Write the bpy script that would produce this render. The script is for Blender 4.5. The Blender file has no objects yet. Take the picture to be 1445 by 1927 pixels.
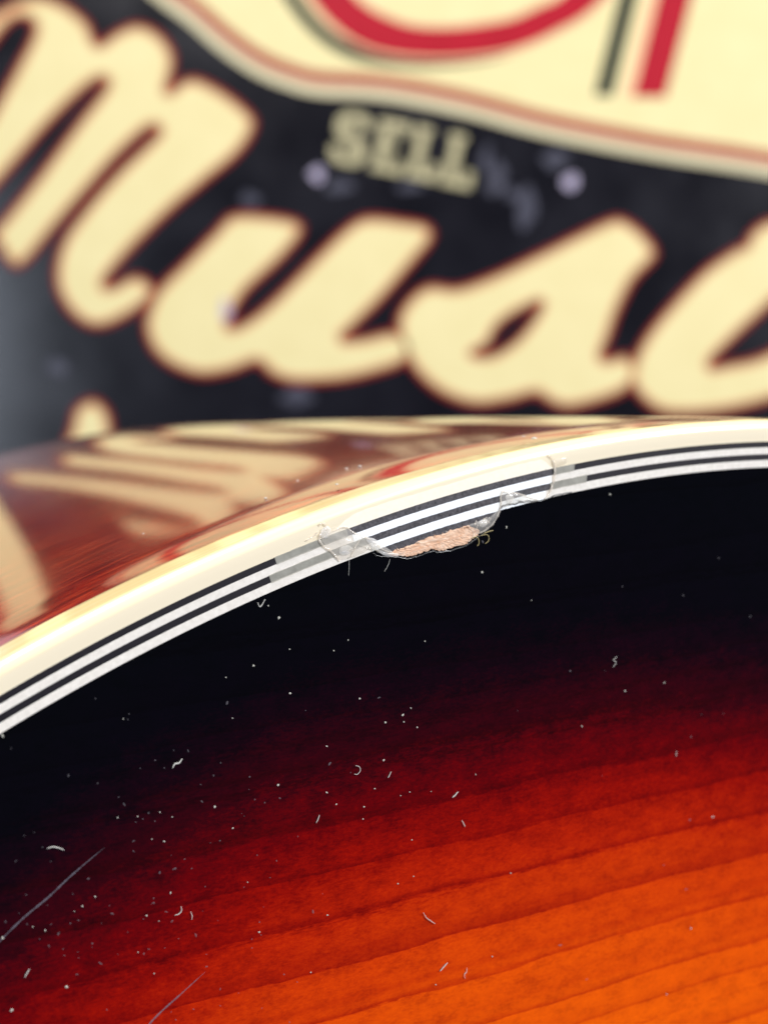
import bpy, math, random
import numpy as np
from mathutils import Vector, Matrix
from mathutils.geometry import tessellate_polygon

random.seed(7)
rng = np.random.default_rng(11)
SC = bpy.context.scene
COL = SC.collection

# ------------------------------------------------------------------ camera
F = 2600.0                                  # focal length in photo pixels (1445 x 1927 frame)
CX, CY = 722.5, 963.5
ZC = 0.345                                  # height of the lens above the surface under the guitar
cam_d = bpy.data.cameras.new('camera')
cam = bpy.data.objects.new('camera', cam_d)
COL.objects.link(cam)
cam.location = (0, 0, ZC)
cam.rotation_euler = (math.radians(90), 0, 0)
cam_d.sensor_fit = 'HORIZONTAL'
cam_d.sensor_width = 24.0
cam_d.lens = F / 1445.0 * 24.0
cam_d.clip_start = 0.005
cam_d.clip_end = 20.0
cam_d.dof.use_dof = True
cam_d.dof.focus_distance = 0.0742
cam_d.dof.aperture_fstop = 35.0
SC.camera = cam

# ------------------------------------------------------------------ world and lamps (shop interior)
world = bpy.data.worlds.new('World')
SC.world = world
world.use_nodes = True
bg = world.node_tree.nodes['Background']
bg.inputs['Color'].default_value = (0.55, 0.66, 1.0, 1)
bg.inputs['Strength'].default_value = 0.075

def area(name, loc, target, size, energy, color):
    d = bpy.data.lights.new(name, 'AREA')
    d.shape = 'RECTANGLE'
    d.size, d.size_y = size
    d.energy = energy
    d.color = color
    o = bpy.data.objects.new(name, d)
    COL.objects.link(o)
    o.location = loc
    o.rotation_euler = (Vector(target) - Vector(loc)).to_track_quat('-Z', 'Y').to_euler()
    return o

area('key_light', (2.10, -0.95, ZC + 1.20), (0, 0.1, ZC), (0.75, 0.75), 103, (0.97, 0.98, 1.0))  # added key lamp, unseen; placed to brighten the face without glare on the sign
area('left_window_light', (-1.62, -1.50, ZC + 0.50), (0, 0.9, ZC), (0.75, 0.9), 21, (0.78, 0.87, 1.0))
area('ceiling_light', (-0.35, -0.20, ZC + 1.70), (0, 0.1, ZC), (0.9, 0.7), 42, (1.0, 0.97, 0.92))

SC.view_settings.view_transform = 'Standard'
SC.view_settings.look = 'None'
SC.view_settings.gamma = 1
SC.view_settings.exposure = 0
SC.view_settings.use_curve_mapping = False
SC.cycles.use_denoising = True
SC.cycles.max_bounces = 8
SC.cycles.transparent_max_bounces = 12
SC.cycles.caustics_reflective = False
SC.cycles.caustics_refractive = False

# ------------------------------------------------------------------ geometry of the place
# the flat face of the guitar: its normal n (away from the lens) and its distance from the lens
N = np.array([-0.46926185, 0.88187987, 0.04562032])
DF = 0.066
E1 = np.cross(N, [0, 0, 1]); E1 /= np.linalg.norm(E1)
E2 = np.cross(E1, N)
C0 = np.array([0.06746977, -0.10954503])     # centre of the bout's arc on the face
R0 = 0.11111224                             # arc radius at the inner edge of the cream binding
STACK = 0.0016280                           # four purfling lines
WB, HB = 0.00140, 0.0031                    # binding width on the face, height on the side
DEPTH = 0.0960                              # body depth
AX = math.radians(5.0)                      # direction of the spruce grain = body axis

base = np.array([C0[0] + .230*math.sin(AX), C0[1] - .230*math.cos(AX), -DEPTH])
def face(x, y):                             # photo pixel -> point on the guitar's face (local u, v)
    r = np.array([(x - CX) / F, 1, (CY - y) / F])
    p = r * DF / (r @ N)
    return np.array([p @ E1, p @ E2])

YS = 1.386                                   # distance of the sign
def sgn(x, y):                              # photo pixel -> point on the sign (x, z from lens axis)
    return ((x - CX) / F * YS, (CY - y) / F * YS)

# ------------------------------------------------------------------ object helpers
def obj(name, me, mat=None, parent=None, smooth=False):
    o = bpy.data.objects.new(name, me)
    COL.objects.link(o)
    if mat is not None and not me.materials:
        me.materials.append(mat)
    if parent is not None:
        o.parent = parent
    if smooth:
        me.polygons.foreach_set('use_smooth', [True] * len(me.polygons))
    return o

def mesh(name, v, f):
    me = bpy.data.meshes.new(name)
    me.from_pydata([tuple(p) for p in v], [], f)
    me.update()
    return me

def tag(o, label, cat=None, group=None, kind=None):
    if label: o['label'] = label
    if cat: o['category'] = cat
    if group: o['group'] = group
    if kind: o['kind'] = kind
    return o

def catmull(pts, per=8, closed=True):
    p = np.array(pts, float)
    n = len(p)
    out = []
    for i in range(n if closed else n - 1):
        if closed:
            a, b, c, d = p[(i-1) % n], p[i], p[(i+1) % n], p[(i+2) % n]
        else:
            a, b, c, d = p[max(i-1, 0)], p[i], p[i+1], p[min(i+2, n-1)]
        for t in np.arange(per) / per:
            out.append(.5*((2*b)+(-a+c)*t+(2*a-5*b+4*c-d)*t*t+(-a+3*b-3*c+d)*t**3))
    if not closed:
        out.append(p[-1])
    return np.array(out)

def area2(p):
    x, y = p[:, 0], p[:, 1]
    return .5*np.sum(x*np.roll(y, -1) - np.roll(x, -1)*y)

def offset(p, d):                           # closed loop moved outward by d
    s = 1 if area2(p) > 0 else -1
    t = np.roll(p, -1, 0) - np.roll(p, 1, 0)
    t /= np.maximum(np.linalg.norm(t, axis=1), 1e-9)[:, None]
    q = p + d*s*np.c_[t[:, 1], -t[:, 0]]
    a, b = p, np.roll(p, -1, 0)             # drop points that folded back onto the loop
    ab = b - a
    k = np.clip(((q[:, None] - a[None])*ab[None]).sum(2)/np.maximum((ab*ab).sum(1), 1e-9)[None], 0, 1)
    dist = np.linalg.norm(q[:, None] - (a[None] + k[..., None]*ab[None]), axis=2).min(1)
    return q[dist > abs(d)*.93]

def prism(loops, lift, h0, h1):             # loops (first outer, others holes) extruded; lift(x, y, h) -> 3d
    tri = tessellate_polygon([[Vector((q[0], q[1], 0)) for q in l] for l in loops])
    flat = [q for l in loops for q in l]
    n = len(flat)
    v = [lift(q[0], q[1], h1) for q in flat] + [lift(q[0], q[1], h0) for q in flat]
    f = []
    for t in tri:
        a, b, c = (np.array(v[i]) for i in t)
        f.append(tuple(t))
        f.append(tuple(i + n for i in reversed(t)))
    k = 0
    for l in loops:
        m = len(l)
        for i in range(m):
            a, b = k+i, k+(i+1) % m
            f.append((a, b, b+n, a+n))
        k += m
    me = mesh('prism', v, f)
    import bmesh
    bm = bmesh.new(); bm.from_mesh(me)
    bmesh.ops.recalc_face_normals(bm, faces=bm.faces[:])
    bm.to_mesh(me); bm.free()
    return me

def tube(pts, rad, sides=6, flat=1.0, up=(0, 0, 1)):
    p = np.array(pts, float)
    n = len(p)
    rad = np.broadcast_to(np.array(rad, float), (n,))
    t = np.gradient(p, axis=0)
    t /= np.maximum(np.linalg.norm(t, axis=1), 1e-12)[:, None]
    up = np.array(up, float)
    v, f = [], []
    for i in range(n):
        a = np.cross(t[i], up); a /= max(np.linalg.norm(a), 1e-9)
        b = np.cross(a, t[i])
        for k in range(sides):
            w = 2*math.pi*k/sides
            v.append(p[i] + rad[i]*(math.cos(w)*a + flat*math.sin(w)*b))
    for i in range(n-1):
        for k in range(sides):
            f.append((i*sides+k, i*sides+(k+1) % sides, (i+1)*sides+(k+1) % sides, (i+1)*sides+k))
    f.append(tuple(range(sides))[::-1]); f.append(tuple((n-1)*sides+k for k in range(sides)))
    return v, f

# ------------------------------------------------------------------ material helpers
def mat(name, color=(.5, .5, .5), rough=.5, coat=0, coat_rough=.03, **kw):
    m = bpy.data.materials.new(name)
    m.use_nodes = True
    b = m.node_tree.nodes['Principled BSDF']
    b.inputs['Base Color'].default_value = (*color, 1)
    b.inputs['Roughness'].default_value = rough
    b.inputs['Coat Weight'].default_value = coat
    b.inputs['Coat Roughness'].default_value = coat_rough
    for k, v in kw.items():
        b.inputs[k.replace('_', ' ')].default_value = v
    return m

class NT:
    def __init__(s, m):
        s.nt = m.node_tree; s.b = s.nt.nodes['Principled BSDF']
    def node(s, t, **kw):
        n = s.nt.nodes.new(t)
        for k, v in kw.items(): setattr(n, k, v)
        return n
    def link(s, a, b): s.nt.links.new(a, b)
    def val(s, sock, v):
        if hasattr(v, 'is_output') or isinstance(v, bpy.types.NodeSocket): s.link(v, sock)
        else: sock.default_value = v
    def math(s, op, a, b=None, c=None, clamp=False):
        n = s.node('ShaderNodeMath', operation=op, use_clamp=clamp)
        s.val(n.inputs[0], a)
        if b is not None: s.val(n.inputs[1], b)
        if c is not None: s.val(n.inputs[2], c)
        return n.outputs[0]
    def mapping(s, vec, loc=(0, 0, 0), rot=(0, 0, 0), scale=(1, 1, 1)):
        n = s.node('ShaderNodeMapping')
        s.link(vec, n.inputs['Vector'])
        n.inputs['Location'].default_value = loc; n.inputs['Rotation'].default_value = rot; n.inputs['Scale'].default_value = scale
        return n.outputs[0]
    def noise(s, vec, scale=1, detail=3, rough=.5, dim='3D'):
        n = s.node('ShaderNodeTexNoise', noise_dimensions=dim)
        s.link(vec, n.inputs['Vector'])
        n.inputs['Scale'].default_value = scale; n.inputs['Detail'].default_value = detail; n.inputs['Roughness'].default_value = rough
        return n.outputs[0]
    def ramp(s, fac, stops, interp='LINEAR'):
        n = s.node('ShaderNodeValToRGB')
        n.color_ramp.interpolation = interp
        e = n.color_ramp.elements
        while len(e) < len(stops): e.new(.5)
        for i, (p, c) in enumerate(stops):
            e[i].position = p
            e[i].color = (*c, 1) if len(c) == 3 else c
        s.val(n.inputs[0], fac)
        return n.outputs[0]
    def mix(s, fac, a, b, blend='MIX'):
        n = s.node('ShaderNodeMix', data_type='RGBA', blend_type=blend)
        s.val(n.inputs[0], fac)
        for sock, v in ((n.inputs[6], a), (n.inputs[7], b)):
            if isinstance(v, tuple): sock.default_value = (*v, 1) if len(v) == 3 else v
            else: s.link(v, sock)
        return n.outputs[2]
    def bump(s, h, strength=.3, dist=.0001):
        n = s.node('ShaderNodeBump')
        s.link(h, n.inputs['Height'])
        n.inputs['Strength'].default_value = strength; n.inputs['Distance'].default_value = dist
        s.link(n.outputs[0], s.b.inputs['Normal'])
        return n

def lin(r, g, b):                           # sRGB 0-255 -> linear
    f = lambda c: (c/255/12.92 if c <= 10.3 else ((c/255+.055)/1.055)**2.4)
    return (f(r), f(g), f(b))

# ------------------------------------------------------------------ materials
# sunburst face: black edge, red, orange, amber; spruce rings show through the clear colour
def make_top():
    m = mat('sunburst_spruce', rough=.45, coat=1, coat_rough=.04)
    m.node_tree.nodes['Principled BSDF'].inputs['Specular IOR Level'].default_value = .0
    t = NT(m)
    uv = t.node('ShaderNodeUVMap', uv_map='edge').outputs[0]
    sep = t.node('ShaderNodeSeparateXYZ'); t.link(uv, sep.inputs[0])
    tc = t.node('ShaderNodeTexCoord').outputs['Object']
    g = t.mapping(tc, rot=(0, 0, -AX), scale=(1000, 1000, 1000))      # millimetres, x along the grain
    gs = t.node('ShaderNodeSeparateXYZ'); t.link(g, gs.inputs[0])
    big = t.noise(g, scale=.07, detail=2)
    wob = t.noise(t.mapping(g, scale=(.10, .9, .5)), scale=1, detail=3)
    fib = t.noise(t.mapping(g, scale=(1.2, 7, 3)), scale=1, detail=4, rough=.65)
    mott = t.noise(t.mapping(g, scale=(.8, 1.3, 1)), scale=.9, detail=5, rough=.6)
    fine = t.noise(t.mapping(g, scale=(3.5, 6, 5)), scale=1, detail=4, rough=.7)
    # distance from the edge in mm, the sprayed edge wanders a little
    ed = t.math('ADD', sep.outputs[0], t.math('MULTIPLY', t.math('SUBTRACT', big, .5), 3.0))
    ed = t.math('ADD', ed, t.math('MULTIPLY', t.math('SUBTRACT', mott, .5), 3.0))
    tilt = t.math('MULTIPLY', t.math('SUBTRACT', 32.0 - base[0]*1000, t.node('ShaderNodeSeparateXYZ').outputs[0]), .15)
    tsep = tilt.node.inputs[0].links[0].from_node.inputs[1].links[0].from_node
    t.link(t.mapping(tc, scale=(1000, 1000, 1000)), tsep.inputs[0])
    ed = t.math('ADD', ed, t.math('MULTIPLY', t.math('MINIMUM', tilt, .6), t.math('DIVIDE', sep.outputs[0], 8.0, clamp=True)))
    # growth rings: slow darkening, sharp edge
    w = t.math('ADD', gs.outputs[1], t.math('MULTIPLY', t.math('SUBTRACT', wob, .5), 1.0))
    slow = t.node('ShaderNodeTexNoise', noise_dimensions='1D')
    t.val(slow.inputs['W'], t.math('MULTIPLY', w, .16)); slow.inputs['Detail'].default_value = 1
    w2 = t.math('ADD', t.math('MULTIPLY', w, -.38), t.math('MULTIPLY', slow.outputs[0], .9))
    w2 = t.math('ADD', w2, t.math('MULTIPLY', t.math('SUBTRACT', fib, .5), .30))
    saw = t.math('FRACT', w2)
    ring = t.ramp(saw, [(0, (0, 0, 0)), (.25, (.04,)*3), (.65, (.32,)*3), (.82, (.75,)*3), (.90, (1,)*3), (1, (0, 0, 0))])
    amp = t.noise(t.mapping(g, scale=(.03, .35, 1)), scale=1, detail=2)
    ring = t.math('MULTIPLY', ring, t.math('MULTIPLY_ADD', amp, 1.1, .25))
    rk = t.math('MULTIPLY', t.math('DIVIDE', t.math('SUBTRACT', ed, 11.0), 16.0, clamp=True), 4.2)
    # late wood takes the stain darker = reads as a shift towards the edge colour
    ed = t.math('SUBTRACT', ed, t.math('MULTIPLY', ring, rk))
    ed = t.math('ADD', ed, t.math('MULTIPLY', t.math('SUBTRACT', fib, .5), 2.0))
    ed = t.math('ADD', ed, t.math('MULTIPLY', t.math('SUBTRACT', fine, .5), 4.0))
    col = t.ramp(t.math('DIVIDE', ed, 40.0), [
        (0.00, lin(3, 3, 6)), (0.12, lin(5, 2, 8)), (0.18, lin(21, 1, 10)), (0.26, lin(54, 0, 8)), (0.33, lin(104, 0, 3)), (0.39, lin(146, 11, 0)),
        (0.45, lin(178, 32, 0)), (0.54, lin(208, 60, 0)), (0.65, lin(228, 84, 0)), (0.85, lin(240, 100, 0)), (1.0, lin(245, 110, 0))])
    # blotchy stain and fine fibre of the spruce
    blot = t.math('ADD', t.math('MULTIPLY', mott, .5), t.math('ADD', t.math('MULTIPLY', fine, .3), t.math('MULTIPLY', fib, .2)))
    col = t.mix(1.0, col, t.ramp(blot, [(.34, (.66, .56, .5)), (.5, (.90, .87, .85)), (.64, (1, 1, 1))]), 'MULTIPLY')
    col = t.mix(t.math('MULTIPLY', ring, .8), col, lin(210, 164, 150), 'MULTIPLY')
    t.link(col, t.b.inputs['Base Color'])
    dustn = t.noise(tc, scale=900, detail=4)
    t.link(t.ramp(dustn, [(.45, (.03,)*3), (.8, (.10,)*3)]), t.b.inputs['Coat Roughness'])
    return m

def make_side():
    m = mat('lacquered_mahogany', rough=.15, coat=1, coat_rough=.03)
    t = NT(m)
    t.b.inputs['Coat IOR'].default_value = 1.65
    uv = t.node('ShaderNodeUVMap', uv_map='run').outputs[0]          # mm along the rim, mm of depth
    streak = t.noise(t.mapping(uv, scale=(.22, 2.6, 1)), scale=1, detail=5, rough=.65)
    pore = t.noise(t.mapping(uv, scale=(.9, 12, 1)), scale=1, detail=3, rough=.7)
    fig = t.noise(t.mapping(uv, scale=(.05, .12, 1)), scale=1, detail=2)
    c = t.ramp(streak, [(.30, lin(66, 8, 4)), (.5, lin(138, 26, 11)), (.68, lin(196, 68, 32))])
    c = t.mix(t.ramp(pore, [(.54, (0, 0, 0)), (.64, (.85,)*3)]), c, lin(58, 8, 6))
    c = t.mix(t.ramp(fig, [(.4, (0, 0, 0)), (.7, (.35,)*3)]), c, lin(178, 84, 52))
    t.link(c, t.b.inputs['Base Color'])
    b = t.node('ShaderNodeBump'); t.link(streak, b.inputs['Height'])
    b.inputs['Strength'].default_value = .04; b.inputs['Distance'].default_value = .00005
    t.link(b.outputs[0], t.b.inputs['Coat Normal'])
    return m

def make_binding():
    m = mat('cream_binding', rough=.35, coat=1, coat_rough=.05)
    t = NT(m)
    uv = t.node('ShaderNodeUVMap', uv_map='run').outputs[0]
    s = t.noise(t.mapping(uv, scale=(.05, 5, 1)), scale=1, detail=4, rough=.6)
    q = t.noise(t.mapping(uv, scale=(.3, .8, 1)), scale=1, detail=2)
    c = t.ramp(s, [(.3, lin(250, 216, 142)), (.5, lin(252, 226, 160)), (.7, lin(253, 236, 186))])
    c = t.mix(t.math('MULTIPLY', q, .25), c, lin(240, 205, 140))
    # side painted yellower, imitating the plaque's cream reflected there; the flat stays paler
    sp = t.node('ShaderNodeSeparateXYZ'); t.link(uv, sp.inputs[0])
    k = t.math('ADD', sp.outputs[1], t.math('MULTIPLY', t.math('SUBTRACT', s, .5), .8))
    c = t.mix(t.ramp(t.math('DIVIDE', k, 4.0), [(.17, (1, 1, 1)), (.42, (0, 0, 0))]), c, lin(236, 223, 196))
    t.link(c, t.b.inputs['Base Color'])
    return m

def make_plain(name, c1, c2, rough, coat, coat_rough=.05, scale=3000, bump=0):
    m = mat(name, rough=rough, coat=coat, coat_rough=coat_rough)
    t = NT(m)
    tc = t.node('ShaderNodeTexCoord').outputs['Object']
    n = t.noise(tc, scale=scale, detail=4, rough=.65)
    t.link(t.ramp(n, [(.3, c1), (.7, c2)]), t.b.inputs['Base Color'])
    if bump:
        t.bump(n, bump, .00008)
    return m

M = {}
M['top'] = make_top()
M['side'] = make_side()
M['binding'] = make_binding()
M['back'] = make_plain('mahogany_back', lin(100, 34, 22), lin(140, 54, 34), .4, 1, scale=60)
M['black'] = make_plain('black_purfling', lin(14, 9, 16), lin(26, 20, 28), .4, 1)
M['white'] = make_plain('white_purfling', lin(222, 215, 206), lin(240, 234, 226), .4, 1)
M['bare_black'] = make_plain('bare_black_purfling', lin(48, 46, 50), lin(92, 89, 94), .85, 0, scale=5200, bump=.6)
M['bare_white'] = make_plain('bare_white_purfling', lin(243, 248, 253), lin(250, 252, 255), .8, 0)
M['bare_cream'] = make_plain('bare_cream_binding', lin(240, 231, 212), lin(245, 237, 222), .8, 0)
M['black_paint'] = make_plain('black_paint', lin(4, 4, 8), lin(10, 9, 14), .4, .6)

def make_wood():
    m = mat('bare_spruce', rough=.9)
    t = NT(m)
    tc = t.node('ShaderNodeTexCoord').outputs['Object']
    g = t.mapping(tc, rot=(0, 0, -math.radians(14)), scale=(1000, 1000, 1000))
    a = t.noise(t.mapping(g, scale=(1.5, 7, 5)), scale=1, detail=5, rough=.7)
    b = t.noise(g, scale=3.5, detail=3)
    c = t.ramp(a, [(.3, lin(196, 152, 124)), (.5, lin(222, 184, 156)), (.7, lin(238, 214, 194))])
    c = t.mix(t.ramp(b, [(.5, (0, 0, 0)), (.75, (.5,)*3)]), c, lin(214, 150, 104))
    t.link(c, t.b.inputs['Base Color'])
    t.bump(a, .12, .00006)
    return m
M['wood'] = make_wood()

def make_film(name, color, body, rough=.12, scale=1500):
    # lifted clear lacquer: lets what is under it through, scatters some light, glossy
    m = mat(name, color, rough=.5, coat=1, coat_rough=rough)
    t = NT(m)
    out = t.nt.nodes['Material Output']
    tr = t.node('ShaderNodeBsdfTransparent')
    tr.inputs[0].default_value = (.96, .95, .92, 1)
    mx = t.node('ShaderNodeMixShader')
    tc = t.node('ShaderNodeTexCoord').outputs['Object']
    n = t.noise(tc, scale=scale, detail=4, rough=.6)
    t.link(t.ramp(n, [(.3, (body*.8,)*3), (.7, (min(1, body*1.2),)*3)]), mx.inputs[0])
    t.link(tr.outputs[0], mx.inputs[1]); t.link(t.b.outputs[0], mx.inputs[2])
    t.link(mx.outputs[0], out.inputs['Surface'])
    t.bump(n, .25, .00005)
    return m
M['film'] = make_film('lifted_lacquer', lin(205, 202, 190), .48)
M['film_thin'] = make_film('thin_lacquer_edge', lin(236, 230, 224), .26, .06)
M['bruise'] = make_film('bruised_lacquer', lin(246, 244, 242), .5, .08, scale=4000)
M['ridge'] = make_film('lacquer_ridge', lin(240, 230, 220), .34, .05)
M['scratch'] = make_film('scratch_haze', lin(140, 138, 156), .24, .3)
M['dust'] = mat('pale_dust', lin(176, 174, 164), rough=.9)
M['fine_dust'] = make_film('fine_dust', lin(130, 126, 136), .28, .6)
M['lint'] = mat('pale_lint', lin(180, 178, 172), rough=.8)
M['hair'] = mat('golden_fibre', lin(170, 154, 104), rough=.5)

# sign
def make_board():
    m = mat('black_enamel', rough=.3, coat=0)
    t = NT(m)
    tc = t.node('ShaderNodeTexCoord').outputs['Object']
    n = t.noise(tc, scale=14, detail=5, rough=.6)
    t.link(t.ramp(n, [(.35, lin(15, 14, 20)), (.7, lin(24, 23, 31))]), t.b.inputs['Base Color'])
    t.link(t.ramp(n, [(.3, (.16,)*3), (.7, (.26,)*3)]), t.b.inputs['Roughness'])
    return m
M['board'] = make_board()
M['cream'] = make_plain('cream_enamel', lin(222, 208, 154), lin(228, 215, 163), .5, 0, scale=30)
M['small_cream'] = make_plain('dull_cream_enamel', lin(176, 168, 130), lin(190, 180, 142), .5, 0, scale=60)
M['dark_red'] = make_plain('dark_red_enamel', lin(116, 22, 22), lin(128, 28, 26), .5, 0, scale=30)
M['tan'] = make_plain('tan_enamel', lin(206, 150, 104), lin(212, 158, 112), .5, 0, scale=30)
M['brick'] = make_plain('brick_red_enamel', lin(158, 66, 52), lin(166, 74, 58), .5, 0, scale=30)
M['red'] = make_plain('crimson_enamel', lin(164, 0, 30), lin(174, 2, 36), .5, 0, scale=30)
M['peach'] = make_plain('peach_enamel', lin(236, 186, 146), lin(240, 194, 152), .5, 0, scale=30)
M['green'] = make_plain('dark_green_enamel', lin(8, 26, 18), lin(12, 32, 24), .5, 0, scale=30)
M['grey_cream'] = make_plain('grey_cream_enamel', lin(206, 196, 160), lin(214, 204, 168), .5, 0, scale=30)
for k_ in ('cream', 'small_cream', 'dark_red', 'tan', 'brick', 'red', 'peach', 'green', 'grey_cream'):
    M[k_].node_tree.nodes['Principled BSDF'].inputs['Specular IOR Level'].default_value = .2
M['scuff_glint'] = make_film('pale_scuff_glint', lin(196, 184, 214), .7, .5, scale=120)  # lavender of the painted glints as well as the scuffs
M['scuff_glint_dim'] = make_film('faint_scuff_glint', lin(130, 130, 155), .22, .5, scale=120)
M['wall'] = make_plain('painted_wall', lin(214, 200, 212), lin(224, 212, 220), .8, 0, scale=20)

# ------------------------------------------------------------------ wall behind the sign
wy = YS + .05
wall = obj('wall', mesh('wall', [(-3, wy, 0), (3, wy, 0), (3, wy, 2.6), (-3, wy, 2.6), (-3, wy+.1, 0), (3, wy+.1, 0), (3, wy+.1, 2.6), (-3, wy+.1, 2.6)],
                        [(0, 1, 2, 3), (5, 4, 7, 6), (4, 0, 3, 7), (1, 5, 6, 2), (3, 2, 6, 7), (4, 5, 1, 0)]), M['wall'])
tag(wall, None, kind='structure')

# ------------------------------------------------------------------ guitar body
guitar = bpy.data.objects.new('guitar', None)
COL.objects.link(guitar)
guitar.empty_display_size = .05
tag(guitar, 'sunburst guitar body with chipped cream binding and glossy reddish side', 'guitar')
mw = Matrix(((E1[0], E2[0], -N[0], DF*N[0]), (E1[1], E2[1], -N[1], DF*N[1]), (E1[2], E2[2], -N[2], DF*N[2] + ZC), (0, 0, 0, 1)))
guitar.matrix_world = mw @ Matrix.Translation(Vector(base))
def GL(u, v, h):                            # face coordinates (height h towards the viewer) -> guitar local
    return (u - base[0], v - base[1], h - base[2])

# body outline (inner edge of the binding): exact arc where the photo shows it, then waist, upper bout, tail
def body_outline():
    ax = np.array([math.cos(AX), math.sin(AX)]); pv = np.array([-math.sin(AX), math.cos(AX)])
    O = C0 - .0595*pv                        # axis point under the bout's widest place
    arc = [(R0*math.cos(a), R0*math.sin(a) + .0595) for a in np.radians(np.linspace(45, 135, 19))]
    K_ = R0/.100915
    sc_ = lambda l: [(x*K_, y*K_) for x, y in l]
    half = sc_([(.125, 0), (.120, .045), (.100, .098)]) + arc + sc_([(-.108, .113), (-.150, .099), (-.195, .106), (-.235, .104), (-.268, .080), (-.284, .040), (-.288, 0)])
    full = half + [(x, -y) for x, y in half[-2:0:-1]]
    c = catmull(full, per=6)
    c = np.array([O + p[0]*ax + p[1]*pv for p in c])
    # exact dense arc inside the frame
    th = np.degrees(np.arctan2(c[:, 1]-C0[1], c[:, 0]-C0[0]))
    rad = np.linalg.norm(c - C0, axis=1)
    on = (th > 62) & (th < 137) & (rad > R0 - .003)
    i0 = np.where(on)[0][0]; i1 = np.where(on)[0][-1]
    dense = np.array([C0 + R0*np.array([math.cos(a), math.sin(a)]) for a in np.radians(np.linspace(th[i0], th[i1], 260))])
    return np.vstack([c[:i0], dense, c[i1+1:]])
RIM = body_outline()
tn = np.roll(RIM, -1, 0) - np.roll(RIM, 1, 0); tn /= np.linalg.norm(tn, axis=1)[:, None]
OUT = np.c_[tn[:, 1], -tn[:, 0]] if area2(RIM) > 0 else np.c_[-tn[:, 1], tn[:, 0]]
SEG = np.linalg.norm(np.roll(RIM, -1, 0) - RIM, axis=1)
RUN = np.r_[0, np.cumsum(SEG)[:-1]]*1000    # millimetres along the rim
NR = len(RIM)

def sweep(name, prof, m, uvname=None, closed_prof=False, parent=guitar, smooth=True):
    """prof: list of (offset outward, height, v coordinate mm) swept round the whole rim"""
    K = len(prof)
    v, f, uv = [], [], []
    for i in range(NR):
        for (o, h, w) in prof:
            q = RIM[i] + o*OUT[i]
            v.append(GL(q[0], q[1], h))
    kk = K if closed_prof else K-1
    for i in range(NR):
        j = (i+1) % NR
        for k in range(kk):
            k2 = (k+1) % K
            f.append((i*K+k, j*K+k, j*K+k2, i*K+k2))
            r0 = RUN[i]; r1 = RUN[i] + SEG[i]*1000
            uv += [(r0, prof[k][2]), (r1, prof[k][2]), (r1, prof[k2][2]), (r0, prof[k2][2])]
    me = mesh(name, v, f)
    if uvname:
        l = me.uv_layers.new(name=uvname)
        l.data.foreach_set('uv', np.array(uv, np.float32).ravel())
    o = obj(name, me, m, parent, smooth)
    return o

# mahogany side: gently cupped, rolled off where it meets the binding
prof = []
dd = np.r_[np.linspace(0, .0045, 12), np.linspace(.0055, DEPTH - HB, 34)]
for d in dd:
    dep = d + HB
    s = 1-(1-dep/.067)**2 if dep < .067 else 1-.986*((dep-.067)/.1)**2
    z = max(0, 1-d/.004)
    prof.append((WB - .00003 + .0007*s - .0007*(1-(1-HB/.067)**2) + .0002 - .0002*z**2 - .0, -dep, dep*1000))
side = sweep('side', prof, M['side'], 'run')
back_o = prof[-1][0]
# back
v = [GL(*(RIM[i] + back_o*OUT[i]), -DEPTH) for i in range(NR)]
obj('back', mesh('back', v, [tuple(range(NR))]), M['back'], guitar)

# cream binding: flat on the face, rounded corner, straight on the side
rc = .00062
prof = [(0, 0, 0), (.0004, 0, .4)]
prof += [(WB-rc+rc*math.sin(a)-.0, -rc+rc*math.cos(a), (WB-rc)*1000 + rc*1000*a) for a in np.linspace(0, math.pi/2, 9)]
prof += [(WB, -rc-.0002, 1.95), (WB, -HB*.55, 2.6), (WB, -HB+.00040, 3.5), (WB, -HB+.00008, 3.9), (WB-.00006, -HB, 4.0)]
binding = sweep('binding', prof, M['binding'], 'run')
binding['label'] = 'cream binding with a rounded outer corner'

# four purfling lines
for k, (a, b, m, nm) in enumerate(((0, .225, 'black', 'black'), (.225, .49, 'white', 'white'), (.49, .715, 'black', 'black'), (.715, 1.0, 'white', 'white'))):
    c = .000012
    o = sweep('purfling_strip', [(-a*STACK, -.0006, 0), (-a*STACK, -c, 0), (-a*STACK-c, 0, 0), (-b*STACK+c, 0, 0), (-b*STACK, -c, 0), (-b*STACK, -.0006, 0)], M[m], smooth=False)
    o['label'] = nm + ' purfling line, ' + ('outer' if k < 2 else 'inner') + ' of the two'

# sunburst face in rings so that the distance to the edge is known everywhere
offs = np.r_[STACK*1000, np.linspace(1.8, 40, 60)]/1000
v, f, uvs = [], [], []
for o in offs:
    q = RIM - o*OUT
    v += [GL(p[0], p[1], -.00002) for p in q]
for r in range(len(offs)-1):
    for i in range(NR):
        j = (i+1) % NR
        f.append((r*NR+i, r*NR+j, (r+1)*NR+j, (r+1)*NR+i))
        e0 = (offs[r]-STACK)*1000; e1 = (offs[r+1]-STACK)*1000
        uvs += [(e0, 0), (e0, 0), (e1, 0), (e1, 0)]
last = (len(offs)-1)*NR
mid_loop = offset(RIM, -offs[-1])           # amber middle of the face inside the last ring
k0 = len(v)
v += [GL(p[0], p[1], -.00002) for p in mid_loop]
for tri in tessellate_polygon([[Vector((p[0], p[1], 0)) for p in mid_loop]]):
    a_, b_, c_ = (mid_loop[i] for i in tri)
    if (b_[0]-a_[0])*(c_[1]-a_[1]) - (b_[1]-a_[1])*(c_[0]-a_[0]) < 0: tri = tri[::-1]
    f.append(tuple(k0+i for i in tri))
    uvs += [((offs[-1]-STACK)*1000, 0)]*3
me = mesh('top', v, f)
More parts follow.
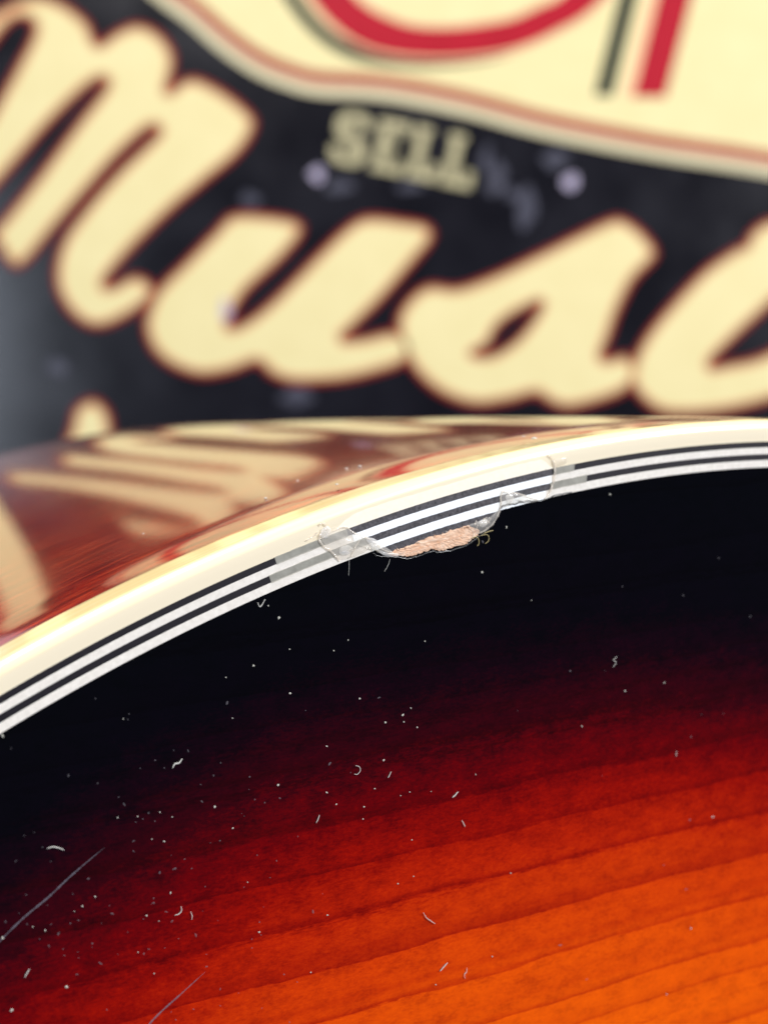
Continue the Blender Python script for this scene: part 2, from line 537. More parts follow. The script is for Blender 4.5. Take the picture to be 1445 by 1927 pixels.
l = me.uv_layers.new(name='edge'); l.data.foreach_set('uv', np.array(uvs, np.float32).ravel())
top = obj('top', me, M['top'], guitar)
top['label'] = 'sunburst spruce face fading from black through red to orange'

# ------------------------------------------------------------------ the chip: bare lines, bare wood, lifted lacquer
def ang(x, y):
    q = face(x, y) - C0
    return math.atan2(q[1], q[0])

def arc_piece(name, ra, rb, a0, a1, m, h, parent=guitar, wob=0.0, n=70, skew=0.0, thick=.0003):
    """piece of the rim between two radii and two angles, slightly uneven edges"""
    v, f = [], []
    n1 = np.cumsum(rng.normal(0, 1, n+1)); n1 -= np.linspace(n1[0], n1[-1], n+1)
    for i in range(n+1):
        t = i/n
        w = wob*rng.normal()
        w2 = wob*rng.normal()
        aa = a0+(a1-a0)*t
        ab = aa + skew*(1-2*t)
        pa = C0 + (ra+w)*np.array([math.cos(aa), math.sin(aa)])
        pb = C0 + (rb+w2)*np.array([math.cos(ab), math.sin(ab)])
        v += [GL(*pa, h-thick), GL(*pa, h), GL(*pb, h), GL(*pb, h-thick)]
    for i in range(n):
        for k in range(3):
            f.append((4*i+k, 4*(i+1)+k, 4*(i+1)+k+1, 4*i+k+1))
    f.append((0, 1, 2, 3)); f.append((4*n+3, 4*n+2, 4*n+1, 4*n))
    return obj(name, mesh(name, v, f), m, parent)

S = STACK
spec = [(0, .225, 650, 1038, 'bare_black'), (.225, .49, 664, 1037, 'bare_white'), (.49, .715, 684, 1033, 'bare_black'),
        (.715, 1.0, 700, 1026, 'bare_white'), (1.0, 1.27, 716, 944, 'bare_black')]
mid = {650: 1002, 664: 1012, 684: 1022, 700: 1032, 716: 1040, 1038: 886, 1037: 898, 1033: 912, 1026: 924, 944: 962}
for a, b, x0, x1, m in spec:
    o = arc_piece('bare_purfling_strip', R0-a*S, R0-b*S, ang(x0, mid[x0]), ang(x1, mid[x1]), M[m], .000012, wob=.000006, skew=-.0045 if a == 1.0 else 0)
    o['label'] = ('grey scuffed' if 'black' in m else 'bright white') + ' line laid bare where the lacquer broke off'
bb0, bb1 = ang(604, 1004), ang(1042, 884)
lo_, hi_ = [], []
for i in range(61):
    t = i/60; a_ = bb0+(bb1-bb0)*t
    e_ = min(1, t/.16, (1-t)/.05)
    e_ = e_*e_*(3-2*e_)
    rr_ = R0 + .00003 + (.00060 + .000035*math.sin(t*9) + .00001*rng.normal())*e_
    hi_.append(C0 + rr_*np.array([math.cos(a_), math.sin(a_)])); lo_.append(C0 + (R0+.00001)*np.array([math.cos(a_), math.sin(a_)]))
o = obj('bare_binding', prism([np.array(lo_ + hi_[::-1])], GL, -.0001, .00001), M['bare_cream'], guitar)
o['label'] = 'whiter dull stretch of binding without lacquer'

def FL(x, y, h):
    p = face(x, y)
    return GL(p[0], p[1], h)

# exposed wood
Wp = [(728, 1042), (742, 1035), (760, 1031), (778, 1023), (802, 1013), (826, 1006), (852, 997), (868, 993), (878, 990),
      (894, 994), (902, 1000), (897, 1008), (886, 1016), (876, 1023), (858, 1028), (846, 1032), (834, 1035), (823, 1036), (815, 1033),
      (800, 1038), (786, 1043), (768, 1048), (752, 1045), (738, 1045)]
wp = catmull(Wp, per=5)
wp = wp + rng.normal(0, .8, wp.shape)
inner = []
cen = wp.mean(0)
v, f = [], []
rings = 6
m_ = len(wp)
for r in range(rings):
    k = r/(rings-1)
    for q in wp:
        # shrink towards the patch's long axis
        ax_t = np.array([.95, -.30]); d = q - cen; along = d @ ax_t
        tgt = cen + ax_t*along*.86
        p = q + (tgt - q)*k*.97
        hh = .00003 + (.00003*rng.random() - .00001)*(1 if 0 < r else 0) - .00001*(r == 0)
        v.append(FL(p[0], p[1], hh))
for r in range(rings-1):
    for i in range(m_):
        j = (i+1) % m_
        f.append((r*m_+i, r*m_+j, (r+1)*m_+j, (r+1)*m_+i))
f.append(tuple((rings-1)*m_+i for i in range(m_)))
w_o = obj('exposed_wood', mesh('exposed_wood', v, f), M['wood'], guitar)
w_o['label'] = 'raw pinkish splintered wood at the chip'
# splintered pale fringe along the upper edge of the wood and broken black paint along the lower
for i in range(16):
    t = rng.random()
    p = catmull(Wp[1:10], per=10, closed=False); q = p[int(t*(len(p)-1))]
    a = rng.normal(-.3, .7); L_ = rng.uniform(2, 7)
    pts = [FL(q[0]-L_*math.cos(a)/2, q[1]+rng.normal(0, 1.5)-L_*math.sin(a)/2, .00005), FL(q[0], q[1]+rng.normal(0, 1), .00009+rng.random()*.00005),
           FL(q[0]+L_*math.cos(a)/2, q[1]+L_*math.sin(a)/2, .00005)]
    vv, ff = tube(pts, [.00001, .00003, .00001], 5)
    obj('splinter', mesh('splinter', vv, ff), M['wood'] if i % 3 else M['ridge'], w_o)
lip = catmull([(700, 1041), (716, 1047), (738, 1048), (752, 1049), (768, 1052), (786, 1047), (800, 1042), (815, 1037), (823, 1040), (846, 1036), (876, 1027), (898, 1012), (915, 1000), (930, 978), (940, 958), (948, 951), (968, 948), (990, 943), (1020, 942), (1045, 932), (1075, 926)], per=5, closed=False)
lip = lip + rng.normal(0, .5, lip.shape)
vv, ff = tube([FL(p[0], p[1], .00002) for p in lip], .000055*np.sin(np.linspace(.1, math.pi-.1, len(lip)))**.4, 7, .9)
o = obj('paint_lip', mesh('paint_lip', vv, ff), M['black_paint'], guitar, True)
o['label'] = 'broken edge of the black finish under the chip'

def film(name, px, m, h0, amp, label=None, n=3):
    """lifted lacquer patch: outline traced on the face, a domed uneven sheet"""
    lp = catmull(px, per=6)
    c = lp.mean(0)
    v, f = [], []
    K = 6
    ph = rng.uniform(0, 6, 4)
    for r in range(K):
        k = r/K
        for i, q in enumerate(lp):
            p = q + (c-q)*k
            hh = h0 + amp*(1-(1-k)**2)*(.6+.4*math.sin(p[0]*.11+ph[0])*math.sin(p[1]*.15+ph[1]))
            v.append(FL(p[0], p[1], hh))
    v.append(FL(c[0], c[1], h0+amp*.7))
    m_ = len(lp)
    for r in range(K-1):
        for i in range(m_):
            f.append((r*m_+i, r*m_+(i+1) % m_, (r+1)*m_+(i+1) % m_, (r+1)*m_+i))
    for i in range(m_):
        f.append(((K-1)*m_+i, (K-1)*m_+(i+1) % m_, K*m_))
    o = obj(name, mesh(name, v, f), m, guitar, True)
    if label: o['label'] = label
    return o

def strip_film(name, ra, rb, a0, a1, label=None, m='film', skew=0.0):
    o = arc_piece(name, ra, rb, a0, a1, M[m], .00002, n=24, wob=.000008, skew=skew, thick=.00001)
    if label: o['label'] = label
    return o

# grey clouded lacquer left and right of the chip
cl = R0
strip_film('lifted_lacquer', cl+.00004, cl-.245*S, ang(516, 1048), ang(652, 996), 'grey clouded lacquer lifting left of the chip')
strip_film('lifted_lacquer', cl-.465*S, cl-.735*S, ang(508, 1090), ang(692, 1018), 'grey clouded lacquer lifting left of the chip')
strip_film('lifted_lacquer', cl+.00003, cl-.24*S, ang(1040, 884), ang(1082, 876), 'grey clouded lacquer lifting right of the chip', skew=-.0012)
strip_film('lifted_lacquer', cl-.465*S, cl-.735*S, ang(1034, 912), ang(1105, 898), 'grey clouded lacquer lifting right of the chip', skew=-.0012)
film('lacquer_flake', [(600, 1005), (622, 994), (648, 992), (668, 1004), (690, 1010), (712, 1022), (740, 1040), (722, 1041), (700, 1032), (684, 1040), (660, 1050), (634, 1052), (616, 1032)], M['film_thin'], .00004, .00016, 'clear curled lacquer flake at the left end of the chip')
film('lacquer_flake', [(944, 923), (956, 925), (974, 927), (990, 935), (1012, 940), (1000, 946), (972, 948), (950, 954), (941, 956), (941, 938)], M['film_thin'], .00005, .00020, 'clear folded lacquer flake right of the bare wood')
film('lacquer_flake', [(880, 990), (892, 984), (908, 978), (922, 972), (938, 958), (936, 972), (924, 990), (908, 1002), (894, 1004)], M['film_thin'], .00005, .00014, 'shiny lacquer splinters over the right end of the bare wood')
film('lacquer_flake', [(1040, 868), (1052, 862), (1066, 860), (1064, 872), (1050, 878), (1040, 880)], M['film_thin'], .00003, .0001, 'small white lacquer crumb at the top of the crack')

for px_ in ([(604, 996), (616, 990), (622, 1000), (614, 1012), (603, 1010)], [(640, 1030), (654, 1026), (664, 1034), (652, 1044), (638, 1042)], [(688, 1012), (704, 1014), (716, 1026), (708, 1032), (694, 1024)],
            [(708, 1034), (728, 1040), (748, 1042), (744, 1047), (722, 1045)], [(950, 934), (960, 930), (966, 940), (956, 948)], [(900, 982), (912, 976), (918, 984), (906, 992)], [(972, 940), (990, 941), (984, 946)]):
    film('lacquer_bruise', px_, M['bruise'], .00007, .00008)

def ridge(px, r, m='ridge', name='lacquer_edge', h=.00006, label=None):
    c = catmull(px, per=7, closed=False)
    n = len(c)
    rr = r*(.55+.45*np.sin(np.linspace(.15, math.pi-.15, n)))*(1+.2*rng.normal(size=n))
    vv, ff = tube([FL(p[0], p[1], h+.00002*math.sin(i*.7)) for i, p in enumerate(c)], rr*1.25, 6, .5)
    o = obj(name, mesh(name, vv, ff), M[m], guitar, True)
    if label: o['label'] = label
    return o
ridge([(1030, 856), (1038, 864), (1042, 876), (1043, 888), (1041, 902), (1038, 914), (1032, 928), (1023, 939)], .000065, label='curved broken edge of lacquer at the right of the chip')
ridge([(944, 924), (941, 936), (941, 950), (936, 968), (926, 986), (914, 996), (902, 1003)], .000055)
ridge([(944, 924), (958, 927), (975, 929), (992, 935), (1012, 941)], .00003)
ridge([(600, 988), (606, 984), (612, 990), (611, 1000), (602, 1006), (600, 1016), (608, 1028), (620, 1036), (632, 1048), (638, 1056)], .00006)
ridge([(598, 1000), (590, 1008), (574, 1018)], .00003)
ridge([(604, 1014), (618, 1004), (634, 996), (650, 992), (664, 1002), (682, 1010), (700, 1018), (716, 1032), (738, 1041), (756, 1046)], .000035)
ridge([(676, 1016), (670, 1026), (664, 1036), (660, 1048)], .00004)
ridge([(640, 1034), (652, 1038), (662, 1032)], .00004)
ridge([(700, 1030), (716, 1040), (742, 1043), (760, 1040)], .00004, 'film_thin')
ridge([(880, 992), (890, 1002), (888, 1010), (880, 1020)], .00003)
for (x, y) in ((908, 980), (914, 984), (903, 988), (896, 990), (911, 975), (920, 980), (893, 984)):
    L_ = rng.uniform(5, 11); a = rng.normal(-.8, .5)
    ridge([(x-L_*math.cos(a)/2, y-L_*math.sin(a)/2), (x+rng.normal(0, 1), y+rng.normal(0, 1)), (x+L_*math.cos(a)/2, y+L_*math.sin(a)/2)], .00004, name='lacquer_splinter', h=.0001)

# scratches in the finish
for px, r, lab in (([(-20, 1792), (40, 1732), (90, 1690), (128, 1654), (160, 1626), (196, 1596)], .00006, 'long pale scratch through the black edge of the face'),
                   ([(270, 1940), (300, 1908), (340, 1872), (386, 1830)], .00006, 'pinkish scratch in the red part of the face')):
    c = catmull(px, per=16, closed=False)
    n = len(c)
    vv, ff = tube([FL(p[0], p[1], 0) for p in c], r*(.12+.88*np.sin(np.linspace(.5, math.pi, n)))*rng.uniform(.45, 1.2, n), 5, .12)
    o = obj('scratch', mesh('scratch', vv, ff), M['scratch'], guitar, True)
    o['label'] = lab

# ------------------------------------------------------------------ sign
sign = bpy.data.objects.new('shop_sign', None)
COL.objects.link(sign)
SB = (0.0, YS, ZC - .22)
sign.location = SB
sign.empty_display_size = .05
tag(sign, 'black shop sign with cream script lettering and a cream plaque, blurred behind the guitar', 'sign')
MM = .001
def SL(x, y, h):                            # photo pixel, height towards the viewer in mm
    a, b = sgn(x, y)
    return (a - SB[0], -h*MM, b + ZC - SB[2])

def spart(name, loops, m, h0, h1, parent=sign, per=6, smooth=True, label=None):
    ls = [catmull(l, per) if smooth else np.array(l, float) for l in loops]
    o = obj(name, prism(ls, SL, h0, h1), M[m], parent)
    if label: o['label'] = label
    return o

band_in = [(-180, 1300), (-182, 900), (-190, 520), (-249, 335), (-350, 135), (-440, 8), (-560, -200), (-650, -420)]
band_out = [(-310, 1300), (-312, 900), (-325, 500), (-375, 335), (-482, 130), (-582, 0), (-705, -200), (-790, -420)]
edge_out = [(-365, 1300), (-367, 900), (-380, 500), (-428, 335), (-532, 125), (-632, -8), (-752, -210), (-835, -420)]
board_px = [(x-8, y) for x, y in edge_out] + [(-800, -760), (-500, -1050), (200, -1200), (1000, -1220), (1800, -1050), (2300, -500), (2400, 300), (2320, 900), (2150, 1370), (1200, 1400), (300, 1400)]
spart('board', [board_px], 'board', -4, 0, per=8)
# left border: cream band, brick line at the very edge
def ribbon_loop(a, b): return list(catmull(a, 6, False)) + list(catmull(b, 6, False))[::-1]
spart('border_band', [ribbon_loop(band_in, band_out)], 'cream', -.5, .35, smooth=False)
spart('border_line', [ribbon_loop(band_out, edge_out)], 'brick', -.5, .30, smooth=False)

z3 = lambda pts: [(x/2.007, y/2.007) for x, y in pts]
z4 = lambda pts: [(720 + x/1.993, y/1.993) for x, y in pts]
letters = []
letters.append(('script_letter_m', [z3([(-40, 60), (40, 15), (140, -15), (240, 15), (330, 85), (368, 165), (440, 120), (515, 92), (590, 120), (645, 185), (655, 250), (632, 345),
    (690, 305), (745, 298), (840, 345), (935, 420), (960, 475), (900, 575), (770, 685), (640, 795), (500, 935), (410, 1040), (398, 1080), (440, 1075), (500, 1042), (560, 1062), (578, 1110),
    (500, 1180), (380, 1232), (290, 1200), (225, 1110), (212, 1010), (245, 900), (330, 780), (440, 655), (555, 545), (598, 500), (580, 478), (530, 505), (430, 600), (320, 725), (200, 865), (110, 975), (58, 1005),
    (10, 960), (0, 930), (-30, 890), (40, 800), (150, 660), (290, 470), (390, 340), (400, 305), (370, 300), (300, 350), (180, 470), (60, 610), (-60, 750), (-180, 890), (-240, 930), (-310, 880), (-300, 820),
    (-190, 680), (-60, 480), (60, 260), (125, 130), (120, 80), (80, 66), (30, 90), (-50, 190), (-120, 260), (-190, 250), (-200, 170), (-130, 110)])], None))
letters.append(('script_letter_u', [[(438, 405), (500, 405), (558, 416), (566, 440), (525, 490), (463, 548), (436, 596), (434, 616), (473, 598), (523, 556), (598, 480), (655, 426), (695, 408), (760, 415), (803, 424), (812, 448), (780, 490),
    (720, 560), (668, 612), (645, 637), (690, 634), (735, 624), (764, 634), (776, 660), (755, 684), (720, 697), (662, 712), (612, 718), (548, 718), (508, 703), (484, 682), (434, 698), (379, 706), (324, 688), (289, 658), (274, 618), (279, 583), (299, 543), (349, 493), (405, 436)]], None))
letters.append(('script_letter_s', [z4([(895, 820), (960, 860), (1012, 920), (1018, 965), (940, 1050), (885, 1160), (850, 1260), (822, 1338), (860, 1342), (905, 1330), (945, 1360), (950, 1420), (900, 1470), (800, 1508), (690, 1530), (620, 1505), (572, 1478), (480, 1502),
    (350, 1518), (230, 1480), (140, 1410), (85, 1330), (58, 1250), (62, 1180), (110, 1110), (180, 1070), (280, 1078), (420, 1030), (600, 945), (760, 865), (850, 825)]),
    z4([(592, 1132), (570, 1190), (500, 1275), (410, 1330), (335, 1326), (395, 1290), (430, 1225), (500, 1172)])], None))
letters.append(('script_letter_i', [[(1187, 700), (1205, 650), (1247, 592), (1322, 512), (1384, 468), (1402, 462), (1412, 440), (1440, 418), (1490, 408), (1535, 430), (1530, 480), (1490, 532), (1445, 577), (1412, 607), (1372, 645), (1345, 672), (1338, 690), (1372, 684), (1422, 674), (1480, 650), (1530, 660), (1530, 710),
    (1470, 745), (1400, 766), (1320, 778), (1250, 777), (1210, 752), (1190, 725)]], None))
letters.append(('script_letter_c', [[(1545, 700), (1555, 640), (1620, 560), (1720, 500), (1800, 500), (1830, 540), (1800, 590), (1750, 590), (1740, 560), (1690, 590), (1650, 650), (1660, 700), (1730, 700), (1830, 650), (1860, 670), (1800, 750), (1700, 790), (1600, 780)]], None))
# top of a letter of the line below, and the rest of that letter down behind the guitar
letters.append(('script_letter_stem', [[(140, 775), (158, 757), (178, 753), (198, 768), (208, 795), (205, 840), (170, 910), (110, 1000), (60, 1010), (50, 960), (100, 880), (132, 810)]], None))
for nm, loops, _ in letters:
    dense = [catmull(l, 6) for l in loops]
    big = [offset(dense[0], 4)] + [offset(l, -4) for l in dense[1:]]
    mid_ = [offset(dense[0], -5)] + [offset(l, 4) for l in dense[1:]]
    core = [offset(dense[0], -13)] + [offset(l, 11) for l in dense[1:]]
    c_o = obj(nm, prism(core, SL, .2, .60), M['cream'], sign)
    obj('inner_line', prism(mid_, SL, -.5, .45), M['tan'], c_o)
    obj('outline', prism(big, SL, -.5, .3), M['dark_red'], c_o)

# plaque: grey cream rim, brick line, cream field, all above the script
outer = [(294, 0), (349, 40), (413, 95), (478, 139), (538, 164), (598, 179), (720, 187), (870, 216), (1021, 256), (1222, 296), (1445, 331), (1800, 400), (2000, 360), (2080, 200), (2020, -150), (1900, -480), (1500, -840), (700, -980), (100, -960), (-330, -820), (-470, -620), (-420, -440), (-330, -340), (-200, -280), (-60, -235), (60, -175), (180, -95)]
pd = catmull(outer, 8)
spart('plaque_rim', [pd], 'grey_cream', -.5, .25, smooth=False)
spart('plaque_line', [offset(pd, -22)], 'brick', -.5, .40, smooth=False)
spart('plaque_field', [offset(pd, -46)], 'cream', -.5, .55, smooth=False)
# crimson letters of the plaque: a round bowl and a slanted stroke, dark green line to their left
def ring(cx, cy, a, b, slant, n=64, k=1.0):
    return [(cx + k*a*math.cos(t) - slant*k*b*math.sin(t), cy + k*b*math.sin(t)) for t in np.linspace(0, 2*math.pi, n, endpoint=False)]
bowl_out = [(500, -330), (520, -170), (560, -60), (598, 4), (640, 50), (690, 82), (750, 98), (830, 103), (910, 97), (980, 82), (1050, 50), (1115, 8), (1190, -90), (1230, -240), (1200, -420), (1100, -540), (950, -590), (760, -570), (600, -480)]
bowl_in = [(570, -330), (585, -180), (620, -70), (668, 0), (720, 34), (775, 53), (840, 57), (905, 51), (965, 40), (1020, 16), (1065, -8), (1110, -80), (1145, -230), (1120, -400), (1050, -490), (930, -530), (770, -510), (650, -440)]
spart('plaque_letter_bowl', [offset(catmull(bowl_out, 2), 5), offset(catmull(bowl_in, 2), -5)], 'red', .3, .8, per=3)
b_o = catmull(bowl_out, 6); 
def outline_of(name, loops, d, m, h, parent):
    big = [offset(loops[0], d)] + [offset(l, -d) for l in loops[1:]]
    return obj(name, prism(big, SL, .2, h), M[m], parent)
bo = [o for o in sign.children if o.name.startswith('plaque_letter_bowl')][0]
outline_of('outline', [b_o, catmull(bowl_in, 6)], 12, 'peach', .68, bo)
bowl2 = spart('plaque_letter_bowl', [[(x-780, y-330) for x, y in bowl_out], [(x-780, y-330) for x, y in bowl_in]], 'red', .3, .8)
green = [(q[0]-34, q[1]+10) for q in bowl_out]
gd = catmull(green, 6)
obj('shadow_line', prism([offset(gd, 14), offset(gd, -12)], SL, .2, .62), M['green'], bo)
st = [(1237, 0), (1290, 0), (1244, 180), (1197, 180)]
stem = [(1190, 182), (1252, 182), (1300, 0), (1428, -500), (1364, -500), (1236, 0)]
so = spart('plaque_letter_stroke', [stem], 'red', .3, .8, smooth=False)
outline_of('outline', [np.array([(1172, 182), (1250, 184), (1430, -510), (1350, -510)], float)], 1, 'peach', .68, so)
spart('shadow_line', [[(1118, 180), (1152, 180), (1197, 0), (1322, -500), (1287, -500), (1163, 0)]], 'green', .2, .62, parent=so, smooth=False)

# small word SELL
def quadmap(x0, y0, ux, uy, vx, vy): return lambda p: (x0 + p[0]*ux + p[1]*vx, y0 + p[0]*uy + p[1]*vy)
TX, TY = (58, 11.5), (-20, 96)              # letter width and height vectors in pixels
Spoly = [(.98, .30), (.72, .30), (.66, .16), (.40, .15), (.34, .26), (.42, .36), (.75, .46), (.98, .60), (1.0, .82), (.80, 1.0), (.25, 1.0), (.02, .86), (0, .68), (.28, .68), (.34, .83), (.62, .85), (.70, .74), (.62, .64), (.25, .54), (.04, .38), (.05, .14), (.26, 0), (.78, 0), (.98, .14)]
Epoly = [(0, 0), (1, 0), (1, .24), (.72, .24), (.72, .15), (.42, .15), (.42, .42), (.66, .42), (.66, .57), (.42, .57), (.42, .85), (.74, .85), (.74, .74), (1.02, .74), (1.02, 1), (0, 1), (0, .88), (.1, .88), (.1, .12), (0, .12)]
Lpoly = [(0, 0), (.55, 0), (.55, .12), (.44, .12), (.44, .85), (.74, .85), (.74, .66), (1.02, .66), (1.02, 1), (0, 1), (0, .88), (.1, .88), (.1, .12), (0, .12)]
for nm, pl, x0, y0, sx in (('small_letter_s', Spoly, 636, 206, 1.15), ('small_letter_e', Epoly, 716, 222, 1.0), ('small_letter_l', Lpoly, 784, 235, .95), ('small_letter_l', Lpoly, 848, 249, .95)):
    q = quadmap(x0, y0, TX[0]*sx, TX[1]*sx, *TY)
    spart(nm, [[q(p) for p in pl]], 'small_cream', -.4, .35, smooth=False)

# scuffs, dust and glints on the black enamel, the glints painted as pale lumps
def lump(px, py, rx, ry, m, h, name='scuff_glint', n=14):
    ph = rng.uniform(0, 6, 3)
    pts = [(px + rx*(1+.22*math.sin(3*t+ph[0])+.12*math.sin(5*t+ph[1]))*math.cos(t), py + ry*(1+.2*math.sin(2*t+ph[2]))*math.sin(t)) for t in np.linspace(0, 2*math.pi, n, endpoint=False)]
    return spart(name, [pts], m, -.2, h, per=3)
lump(597, 328, 13, 13, 'scuff_glint', .5)
lump(1074, 342, 15, 14, 'scuff_glint', .5)
lump(928, 352, 15, 13, 'scuff_glint_dim', .4)
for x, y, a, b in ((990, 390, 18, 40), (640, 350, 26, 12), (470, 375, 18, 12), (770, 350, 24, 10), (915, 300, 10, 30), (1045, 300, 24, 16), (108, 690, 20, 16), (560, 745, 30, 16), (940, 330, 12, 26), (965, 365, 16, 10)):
    lump(x, y, a, b, 'scuff_glint_dim', .3)
lump(424, 582, 9, 24, 'scuff_glint', .75)  # reflected highlight on the u, painted as a lavender patch

# ------------------------------------------------------------------ dust and lint lying on the guitar
WM = guitar.matrix_world
def FW(x, y, h):
    return np.array(WM @ Vector(FL(x, y, h)))
up_w = -N
class Bag:
    def __init__(s): s.v, s.f = [], []
    def add(s, v, f):
        k = len(s.v); s.v += [tuple(p) for p in v]; s.f += [tuple(i+k for i in q) for q in f]
OCT = [(1, 0, 0), (0, 1, 0), (-1, 0, 0), (0, -1, 0), (0, 0, 1), (.7, .7, .4), (-.7, .7, .4), (-.7, -.7, .4), (.7, -.7, .4)]
OF = [(4, 5, 6), (4, 6, 7), (4, 7, 8), (4, 8, 5), (0, 1, 5), (1, 6, 5), (1, 2, 6), (2, 7, 6), (2, 3, 7), (3, 8, 7), (3, 0, 8), (0, 5, 8)]
def speck(bag, x, y, rpx, el=1.0, a=0.0, h=.35):
    v = []
    for q in OCT:
        j = 1 + rng.normal(0, .18)
        dx, dy = q[0]*rpx*el*j, q[1]*rpx*j
        v.append(FW(x + dx*math.cos(a) - dy*math.sin(a), y + dx*math.sin(a) + dy*math.cos(a), q[2]*rpx*h/36*.001))
    bag.add(v, OF)

spots = [(523, 1478, 5), (615, 1405, 4), (404, 1519, 4), (259, 1537, 3.5), (222, 1539, 4.5), (301, 1529, 3), (324, 1538, 3), (309, 1584, 4.5), (286, 1580, 3), (179, 1688, 4), (155, 1706, 4.5), (5, 1766, 5), (125, 1858, 6),
    (321, 1681, 3), (276, 1724, 3.5), (299, 1734, 3), (466, 1661, 3.5), (488, 1755, 4), (616, 1723, 3), (585, 1831, 3.5), (22, 1902, 4.5), (290, 1833, 3.5), (260, 1793, 3.5), (546, 1305, 6), (677, 1315, 3), (438, 1352, 3), (615, 1492, 3.5), (633, 1514, 3),
    (685, 1519, 3), (683, 1542, 3), (705, 1485, 3), (438, 1559, 3.5), (725, 1360, 4), (758, 1346, 4), (760, 1359, 3.5), (785, 1369, 3), (773, 1333, 2.5), (722, 1431, 3.5), (754, 1498, 3), (771, 1491, 2.5), (811, 1490, 2.5), (895, 1458, 2.5), (775, 1581, 3), (1095, 1367, 3.5),
    (1176, 1301, 3.5), (1341, 1538, 3.5), (961, 1644, 3), (778, 1650, 3), (749, 1664, 3.5), (820, 1854, 3), (926, 1801, 3), (1254, 1872, 3), (1300, 1748, 2.5), (907, 1077, 4), (953, 992, 4.5), (1148, 930, 3.5), (525, 1163, 5), (477, 1253, 4.5), (425, 1275, 4), (545, 1222, 3), (628, 1225, 3.5),
    (655, 1205, 3), (800, 1207, 3.5), (505, 1140, 3), (1250, 1285, 2.5), (1000, 1130, 2.5), (655, 1050, 4), (1003, 883, 3), (1027, 884, 4), (5, 1385, 5), (232, 1353, 3), (140, 1716, 3), (85, 1752, 3.5), (62, 1745, 3)]
bag = Bag()
for x, y, r in spots:
    speck(bag, x, y, r*rng.uniform(.3, .52), rng.uniform(1, 1.5), rng.uniform(0, 3))
d_o = obj('dust', mesh('dust', bag.v, bag.f), M['dust'])
tag(d_o, 'pale specks of dust scattered over the dark sunburst face', 'dust', kind='stuff')
bag = Bag()
for i in range(180):
    if i < 130:
        x = rng.normal(230, 210); y = rng.normal(1640, 170)
    else:
        x = rng.uniform(-60, 1500); y = rng.uniform(1000, 1950)
    q = face(x, y) - C0
    if np.linalg.norm(q) > R0 - STACK - .0006: continue
    if x > 700 and rng.random() < .4: continue
    speck(bag, x, y, rng.uniform(.6, 1.7), rng.uniform(1, 2.6), rng.uniform(0, 3.1), .2)
d2 = obj('dust', mesh('dust', bag.v, bag.f), M['fine_dust'])
tag(d2, 'faint fine dust film, densest at the lower left of the face', 'dust', kind='stuff')

# dust on the glossy side
def side_point(x, y):
    """where the photo pixel meets the side of the bout"""
    r = np.array([(x - CX) / F, 1, (CY - y) / F]); d = np.array([r @ E1, r @ E2]); R = R0 + WB + .0003
    a_, b_, c_ = d @ d, -2*d @ C0, C0 @ C0 - R*R
    disc = b_*b_ - 4*a_*c_
    if disc < 0: return None
    t = (-b_ - math.sqrt(disc))/2/a_
    q = (t*d - C0)/R
    return t*r + np.array([0, 0, ZC]), q[0]*E1 + q[1]*E2
bag = Bag()
for x, y, r in [(97, 966, 4), (170, 941, 4), (210, 946, 3), (52, 988, 2.5), (133, 988, 2.5), (652, 882, 3), (677, 878, 3.5), (618, 870, 2.5), (634, 912, 3), (1005, 826, 5), (985, 822, 3), (560, 905, 2.5), (62, 1018, 2.5), (270, 1005, 2.5), (180, 1030, 2), (25, 1030, 3), (55, 1068, 3), (500, 938, 3), (345, 905, 2), (410, 930, 2)]:
    s_ = side_point(x, y)
    if s_ is None: continue
    P_, n_ = s_
    rad = r*P_[1]/F
    t1 = np.cross(n_, N); t1 /= np.linalg.norm(t1)
    bag.add([P_ + rad*(q[0]*t1 + q[1]*1.5*N + q[2]*.9*n_) for q in OCT], OF)
d3 = obj('dust', mesh('dust', bag.v, bag.f), M['dust'])
tag(d3, 'tiny dust specks on the shiny reddish side', 'dust', kind='stuff')

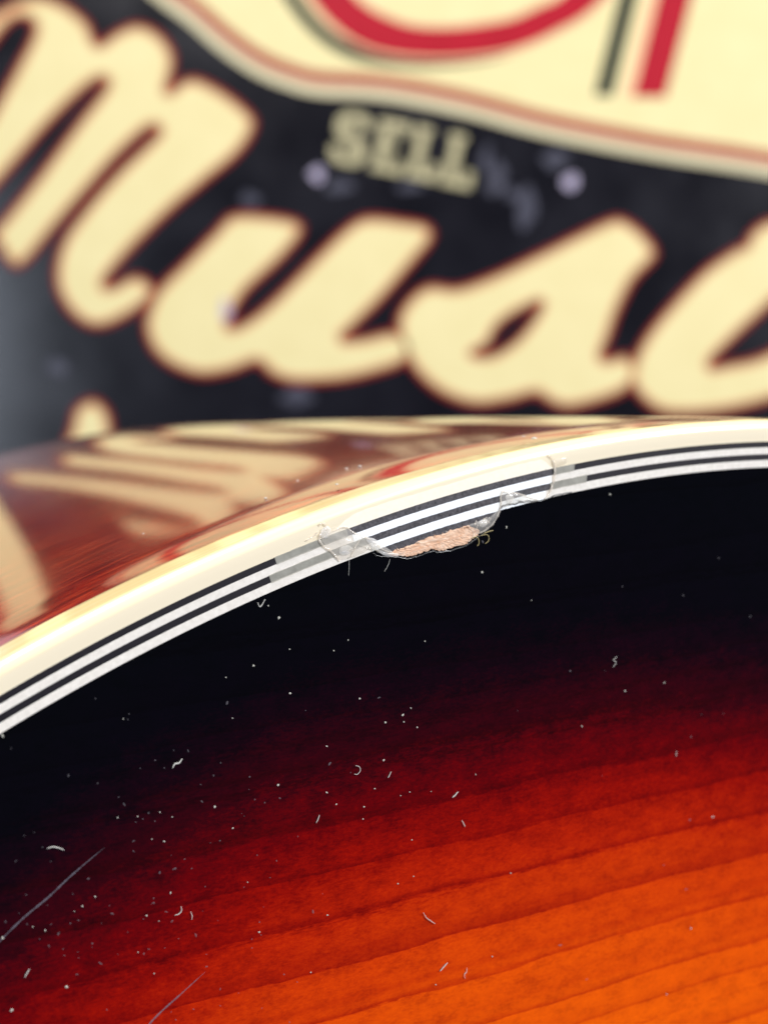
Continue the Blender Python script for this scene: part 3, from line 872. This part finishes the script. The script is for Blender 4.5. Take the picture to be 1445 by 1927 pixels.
def lint(px, r, label, m='lint', h=.00006):
    c = catmull(px, per=6, closed=False)
    n = len(c)
    pts = np.array([FW(p[0], p[1], h) for p in c])
    b = pts.mean(0)
    vv, ff = tube(pts - b, .58*r*(.45+.55*np.sin(np.linspace(.2, math.pi-.2, n))), 6, .8, up=up_w)
    o = obj('lint_fibre', mesh('lint_fibre', vv, ff), M[m], None, True)
    o.location = b
    tag(o, label, 'lint', 'lint lying on the guitar face')
lint([(324, 1446), (328, 1438), (336, 1436), (342, 1428)], .00008, 'thick pale worm of lint on the black left part of the face')
lint([(668, 1441), (675, 1443), (677, 1450), (672, 1457), (666, 1457)], .00004, 'small C-shaped lint curl on the dark red zone')
lint([(340, 1706), (341, 1714), (336, 1720), (328, 1723)], .00005, 'curved lint hook in the dusty lower left red area')
lint([(358, 1716), (361, 1724), (360, 1731)], .00004, 'short upright lint beside the curved hook at lower left')
lint([(600, 1534), (598, 1541), (594, 1549)], .00005, 'short slanted lint tick where black turns red')
lint([(850, 1501), (855, 1497), (861, 1490)], .00007, 'brightest short lint tick on the deep red zone')
lint([(868, 1544), (871, 1550), (874, 1556)], .00005, 'small lint tick just below the brightest red-zone tick')
lint([(1160, 1236), (1153, 1242), (1158, 1247), (1152, 1256)], .00004, 'zigzag lint on the black zone at right')
lint([(796, 1718), (801, 1727), (809, 1733), (818, 1739)], .00004, 'bent pinkish lint on the orange wood')
lint([(827, 1828), (833, 1821), (841, 1812)], .00006, 'straight white lint low on the orange wood')
lint([(877, 1822), (877, 1829), (873, 1834), (874, 1842)], .00004, 'thin wavy lint right of the straight white one on orange')
lint([(88, 1597), (98, 1594), (110, 1596), (120, 1600)], .00006, 'flat grey dash of lint at the far left of the face')
lint([(55, 1824), (50, 1832), (46, 1840)], .00006, 'stubby lint tick in the lower left corner')
lint([(484, 1134), (489, 1142), (498, 1128)], .00005, 'V-shaped flake just under the white line left of the chip')
lint([(735, 1452), (732, 1459), (729, 1464)], .00005, 'slanted lint tick at the middle of the dark red zone')
lint([(1272, 1414), (1271, 1424)], .00005, 'faint short lint on red wood at right')
lint([(884, 1013), (894, 1010), (899, 1016), (899, 1024), (896, 1027)], .00004, 'golden curled fibre left of its pair under the chip', 'hair', .0001)
lint([(902, 1008), (913, 1006), (918, 1010), (917, 1018), (911, 1023)], .00004, 'golden curled fibre right of its pair under the chip', 'hair', .0001)
lint([(908, 1004), (918, 1000), (926, 998)], .00004, 'tiny golden fibre at the right end of the bare wood', 'hair', .0001)
lint([(733, 1052), (729, 1064), (722, 1076)], .000022, 'thin straight hair hanging below the left end of the chip')
lint([(656, 1052), (656, 1066), (655, 1084)], .00002, 'faint upright hair under the white line left of the chip')
